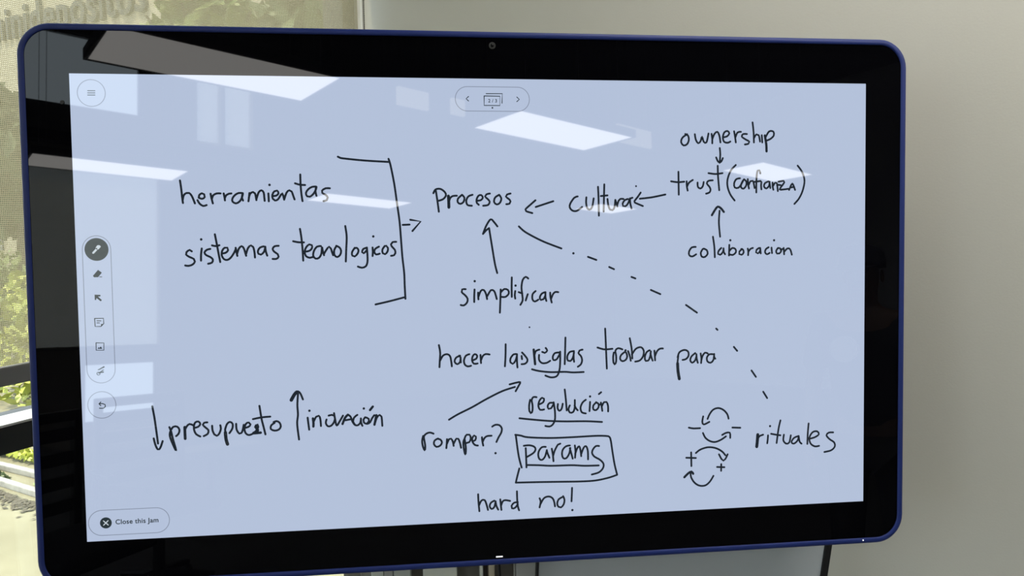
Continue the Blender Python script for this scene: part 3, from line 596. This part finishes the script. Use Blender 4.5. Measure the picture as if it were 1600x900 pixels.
def tree(x, y, h, rad, kind, lab, n=3500):
    t = thing('tree', lab, 'tree', (x, y, -.06), 0, 'trees outside the window')
    bm = bmesh.new(); tube(bm, [(0, 0, 0), (.1, .05, h * .3), (.0, .1, h * .62), (.1, 0, h * .9)], [.2, .16, .12, .05], 10); tr = link_mesh('trunk', bm, BARK, t, True)
    bm = bmesh.new()
    for k in range(5):
        a = k * 1.3; tube(bm, [(0, .1, h * .5), (math.cos(a) * rad * .4, math.sin(a) * rad * .4, h * .68), (math.cos(a) * rad * .75, math.sin(a) * rad * .75, h * .8)], [.09, .05, .02], 6)
    link_mesh('branch', bm, BARK, t)
    link_mesh('foliage', leaves((0, 0, h * .72), (rad, rad, h * .36), n, .17), LEAF[kind], t)
tree(-8.6, 6.4, 5.4, 1.15, 1, 'mid green tree seen dimly through the shade left of its right edge', 3000)
tree(-5.2, 6.4, 6.4, 1.45, 2, 'dark tree seen dimly through the shade beside the wall corner', 9000)
tree(-12.3, 5.4, 3.4, 1.1, 2, 'low green tree behind the shrubs at the left picture edge', 2600)
bld = thing('storage_building', 'pale building across the yard with large grey lettering above its shutters', 'building', (-23, 11.4, -.05))
link_mesh('building_wall', rel(boxes([(-36, -11.2, 11.4, 17, -.05, 9.6)]), bld), mat('cream_render', (.30, .27, .20), .9, noise=(1.2, (.34, .31, .23))), bld)
SHUT = mat('grey_shutter', (.11, .12, .12), .5)
for k in range(5): link_mesh('roll_shutter', rel(boxes([(-33 + k * 4.2, -29.8 + k * 4.2, 11.33, 11.41, -.04, 4.0)], .01), bld), SHUT, bld)
link_mesh('roof_edge', rel(boxes([(-36.1, -11.1, 11.25, 17.1, 9.6, 9.9)], .02), bld), SHUT, bld)
cu = bpy.data.curves.new('sign_curve', 'FONT'); cu.body = 'minidep\u00f3sitos'; cu.size = 1.35; cu.align_x = 'RIGHT'; cu.extrude = .05; cu.offset = .02; cu.space_character = 1.06
to = bpy.data.objects.new('sign_curve', cu); COL.objects.link(to)
me = bpy.data.meshes.new_from_object(to.evaluated_get(bpy.context.evaluated_depsgraph_get())); bpy.data.objects.remove(to)
me.transform(Matrix.Translation((-17.15 + 23, -.06, 6.62)) @ Matrix.Rotation(math.pi / 2, 4, 'X')); me.materials.clear(); me.materials.append(mat('sign_grey', (.03, .035, .035), .6))
so = bpy.data.objects.new('sign_lettering', me); COL.objects.link(so); so.parent = bld; so['label'] = 'large grey wall lettering'

# ------------------------------------------------------------------ hanging lamps of the room (mostly seen reflected in the glass; some added)
def lamp(x, y, lx, ly, lab, z=3.0):
    t = thing('pendant_light', lab, 'light', (x, y, z), 0, 'rectangular pendant lights')
    link_mesh('diffuser', boxes([(-lx / 2, lx / 2, -ly / 2, ly / 2, -.004, .004)], .001), LAMP, t)
    o = .022; link_mesh('housing', boxes([(-lx / 2 - o, lx / 2 + o, -ly / 2 - o, -ly / 2 - .001, -.008, .06), (-lx / 2 - o, lx / 2 + o, ly / 2 + .001, ly / 2 + o, -.008, .06), (-lx / 2 - o, -lx / 2 - .001, -ly / 2 - .001, ly / 2 + .001, -.008, .06), (lx / 2 + .001, lx / 2 + o, -ly / 2 - .001, ly / 2 + .001, -.008, .06), (-lx / 2, lx / 2, -ly / 2, ly / 2, .045, .06)]), LAMPFRAME, t)
    for sx in (-1, 1):
        for sy in (-1, 1):
            bm = bmesh.new(); tube(bm, [(sx * lx * .42, sy * ly * .4, .06), (sx * lx * .42, sy * ly * .4, CEIL - z)], .0025, 6); link_mesh('suspension_wire', bm, WIRE, t)
lamp(.76, -3.50, 1.30, .58, 'pendant light mirrored at the upper left of the screen, nearest the display')
lamp(3.46, -3.33, 1.30, .58, 'bright pendant light mirrored right below the page bar')
lamp(6.55, -3.12, 1.08, .48, 'pendant light mirrored behind the bracketed word at the right')
lamp(.82, -6.85, 1.30, .58, 'long faint pendant light mirrored left of the first handwritten word')
lamp(.85, .0, 1.30, .58, 'added unseen pendant light above the display, brightening the plain wall', 2.68)  # out of view, added to brighten the plain wall from above
lamp(2.25, .0, 1.30, .58, 'added unseen pendant light near the plain wall, right of the display', 2.68)  # second unseen lamp added for the wall's brightness towards the right
lamp(3.75, -7.2, 1.2, .58, 'faint pendant light mirrored inside the drawn bracket')
lamp(6.95, -5.85, .8, .5, 'faint pendant light mirrored behind the word left of the bracketed word')
CREAM = mat('sunlit_patch_glow', (.62, .58, .46), .9, emit=(1, .92, .70), estr=1.3)  # invented glowing panels that imitate distant sunlit patches mirrored in the glass
for x0, x1, z0, z1, lab in ((2.95, 3.31, 3.56, 3.74, 'added cream glowing panel for a sunlit patch mirrored left of the page bar, the wider one'), (3.60, 3.77, 3.58, 3.75, 'narrow added cream glowing panel for a sunlit patch mirrored at the left end of the page bar'), (6.23, 6.91, 3.69, 3.92, 'added cream glowing panel for a sunlit patch mirrored at the right end of the bright lamp')):
    t = thing('added_glow_panel', lab, 'light', ((x0 + x1) / 2, -5.0, z0), 0, 'added glowing panels for mirrored sunlit patches'); w = (x1 - x0) / 2
    link_mesh('added_glow_face', boxes([(-w, w, -.02, .02, 0, z1 - z0)], .004), CREAM, t)
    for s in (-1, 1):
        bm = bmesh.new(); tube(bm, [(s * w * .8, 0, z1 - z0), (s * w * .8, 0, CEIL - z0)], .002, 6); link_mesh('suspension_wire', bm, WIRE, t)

# ------------------------------------------------------------------ chairs seen reflected at the lower left
CHF = mat('black_chair_fabric', (.012, .012, .014), .8); CHP = mat('black_plastic', (.015, .015, .016), .4)
def office_chair(x, y, rz, lab):
    t = thing('office_chair', lab, 'chair', (x, y, 0), rz, 'black office chairs mirrored in the display')
    bm = boxes([(-.24, .24, -.24, .24, .44, .52)], .03); link_mesh('seat', bm, CHF, t, True)
    link_mesh('back_frame', boxes([(-.24, -.20, .22, .26, .5, 1.04), (.20, .24, .22, .26, .5, 1.04), (-.24, .24, .22, .26, 1.0, 1.05)], .008), CHP, t)
    for k in range(4): link_mesh('back_slat', boxes([(-.20, .20, .23, .25, .58 + k * .11, .64 + k * .11)], .006), CHF, t)
    for s in (-1, 1): link_mesh('armrest', boxes([(s * .28 - .025, s * .28 + .025, -.14, .14, .66, .69), (s * .28 - .015, s * .28 + .015, -.02, .02, .46, .66), (min(s * .2, s * .28), max(s * .2, s * .28), -.02, .02, .452, .472)], .006), CHP, t)
    bm = bmesh.new(); tube(bm, [(0, 0, .1), (0, 0, .44)], .03, 12); link_mesh('gas_column', bm, CHP, t)
    for k in range(5):
        a = k * 2 * math.pi / 5; bm = bmesh.new(); tube(bm, [(0, 0, .11), (.28 * math.cos(a), .28 * math.sin(a), .075)], [.025, .016], 8); l = link_mesh('base_leg', bm, CHP, t)
        bm = bmesh.new(); bmesh.ops.create_uvsphere(bm, u_segments=10, v_segments=8, radius=.03, matrix=Matrix.Translation((.28 * math.cos(a), .28 * math.sin(a), .03))); link_mesh('caster', bm, RUBBER, l, True)
office_chair(-.12, -2.75, 2.6, 'black slatted office chair mirrored at the left frame edge')
office_chair(.38, -3.35, 3.0, 'black office chair mirrored under the undo button')

# ------------------------------------------------------------------ the person seen reflected at the right edge of the glass
SKIN = mat('skin', (.12, .065, .04), .6); SHIRT = mat('dark_shirt', (.012, .014, .022), .9); TROU = mat('dark_trousers', (.02, .02, .022), .9); CAPM = mat('dark_cap', (.012, .014, .025), .9); PATCH = mat('pale_patch', (.30, .30, .30), .9); EYE = mat('eye_dark', (.02, .015, .012), .3); SHOE = mat('shoe_black', (.015, .015, .015), .5)
def skin_mesh(name, verts, edges, radii, m, parent, root=0, sub=2):
    me = bpy.data.meshes.new(name); me.from_pydata(verts, edges, []); o = bpy.data.objects.new(name, me); COL.objects.link(o)
    md = o.modifiers.new('skin', 'SKIN'); sk = me.skin_vertices[0].data
    for i, r in enumerate(radii): sk[i].radius = r if isinstance(r, tuple) else (r, r); sk[i].use_root = (i == root)
    s = o.modifiers.new('sub', 'SUBSURF'); s.levels = s.render_levels = sub
    me2 = bpy.data.meshes.new_from_object(o.evaluated_get(bpy.context.evaluated_depsgraph_get())); bpy.data.objects.remove(o)
    me2.materials.clear(); me2.materials.append(m)
    for p in me2.polygons: p.use_smooth = True
    o = bpy.data.objects.new(name, me2); COL.objects.link(o); o.parent = parent; return o
per = thing('person', 'person in dark cap and shirt with pale chest patch, mirrored at the right bezel', 'person', (2.45, -.46, 0), math.radians(79))
# local frame: x right, y forward (towards the display after the turn), z up
V, Ed, Rd = [], [], []
def node(p, r, link=None):
    V.append(p); Rd.append(r); i = len(V) - 1
    if link is not None: Ed.append((link, i))
    return i
pel = node((0, 0, .92), (.14, .10)); wai = node((0, 0, 1.06), (.13, .095), pel); che = node((0, .01, 1.24), (.155, .105), wai); sho = node((0, -.005, 1.38), (.11, .075), che)
nek = node((0, .005, 1.45), .052, sho); hd0 = node((0, .02, 1.52), (.062, .075), nek); hd1 = node((0, .02, 1.59), (.073, .09), hd0); hd2 = node((0, .01, 1.65), (.062, .078), hd1)
for s in (-1, 1):
    a = node((s * .17, -.01, 1.375), .052, sho); b = node((s * .215, -.02, 1.22), .044, a); c = node((s * .235, -.02, 1.09), .036, b); d = node((s * .235, .04, .95), .031, c); e = node((s * .232, .07, .855), .023, d)
    h = node((s * .23, .085, .80), (.036, .018), e)
    for k, (dy, L) in enumerate(((-.026, .062), (-.009, .076), (.009, .08), (.026, .07))):
        f1 = node((s * .228, .085 + dy + .006, .755), .0095, h); f2 = node((s * .218, .085 + dy + .012, .755 - L * .55), .0085, f1); node((s * .205, .085 + dy + .012, .755 - L * .9), .0075, f2)
    t1 = node((s * .205, .125, .80), .011, e); node((s * .19, .135, .762), .0095, t1)
    l1 = node((s * .09, 0, .86), .085, pel); l2 = node((s * .105, .012, .5), .056, l1); l3 = node((s * .11, -.015, .33), .05, l2); l4 = node((s * .115, -.02, .09), .036, l3); node((s * .13, .12, .045), (.036, .028), l4)
body = skin_mesh('body', V, Ed, Rd, SKIN, per)
bm = bmesh.new()
tube(bm, [(0, .098, 1.60), (0, .122, 1.563), (0, .112, 1.552)], [.008, .015, .008], 10)
for s in (-1, 1): bmesh.ops.create_uvsphere(bm, u_segments=10, v_segments=8, radius=.018, matrix=Matrix.Translation((s * .074, .01, 1.575)) @ Matrix.Diagonal((.4, .8, 1.5, 1)))
link_mesh('nose_and_ears', bm, SKIN, per, True)
for s in (-1, 1):
    bm = bmesh.new(); bmesh.ops.create_uvsphere(bm, u_segments=12, v_segments=8, radius=.011, matrix=Matrix.Translation((s * .03, .094, 1.598))); link_mesh('eye', bm, EYE, per, True)
bm = bmesh.new(); tube(bm, [(-.024, .096, 1.525), (0, .106, 1.522), (.024, .096, 1.525)], .006, 8); link_mesh('mouth', bm, mat('lips', (.2, .09, .08), .5), per, True)
# clothing
sv = [(0, 0, .90), (0, 0, 1.06), (0, .01, 1.24), (0, -.005, 1.385)]; sr = [(.165, .125), (.155, .118), (.178, .128), (.13, .092)]; se = [(0, 1), (1, 2), (2, 3)]
for s in (-1, 1):
    n0 = len(sv); sv += [(s * .17, -.01, 1.378), (s * .215, -.02, 1.22), (s * .225, -.02, 1.16)]; sr += [.068, .06, .06]; se += [(3, n0), (n0, n0 + 1), (n0 + 1, n0 + 2)]
shirt = skin_mesh('shirt', sv, se, sr, SHIRT, per)
bm = bmesh.new(); disc(bm, 0, 0, .055, 0, 24); bmesh.ops.transform(bm, matrix=Matrix.Translation((-.06, .148, 1.27)) @ Matrix.Rotation(.06, 4, 'X'), verts=bm.verts)
g = bmesh.ops.extrude_face_region(bm, geom=bm.faces[:]); bmesh.ops.translate(bm, verts=[v for v in g['geom'] if isinstance(v, bmesh.types.BMVert)], vec=(0, -.03, 0)); link_mesh('chest_patch', bm, PATCH, shirt)
tv = [(0, 0, .93)]; trr = [(.16, .12)]; te = []
for s in (-1, 1):
    n0 = len(tv); tv += [(s * .092, 0, .84), (s * .106, .012, .5), (s * .112, -.016, .3), (s * .116, -.02, .09)]; trr += [.102, .074, .068, .06]; te += [(0, n0), (n0, n0 + 1), (n0 + 1, n0 + 2), (n0 + 2, n0 + 3)]
skin_mesh('trousers', tv, te, trr, TROU, per)
for s in (-1, 1):
    bm = boxes([(s * .125 - .05, s * .125 + .05, -.085, .19, .0, .085)], .03); link_mesh('shoe', bm, SHOE, per, True)
bm = bmesh.new(); lathe(bm, [(.098, 0), (.10, .03), (.094, .062), (.07, .088), (.03, .10), (.004, .102)], 28)
bmesh.ops.transform(bm, matrix=Matrix.Translation((0, .014, 1.612)) @ Matrix.Diagonal((.92, 1.08, 1, 1)), verts=bm.verts); cap = link_mesh('cap', bm, CAPM, per, True)
bm = bmesh.new(); pr = [(.08 * math.sin(a), .085 + .105 * math.cos(a), 1.622 - .02 * math.cos(a)) for a in [math.radians(k) for k in range(-85, 86, 10)]]
f = bm.faces.new([bm.verts.new(p) for p in pr]); g = bmesh.ops.extrude_face_region(bm, geom=[f]); bmesh.ops.translate(bm, verts=[v for v in g['geom'] if isinstance(v, bmesh.types.BMVert)], vec=(0, 0, -.006)); link_mesh('visor', bm, CAPM, cap)
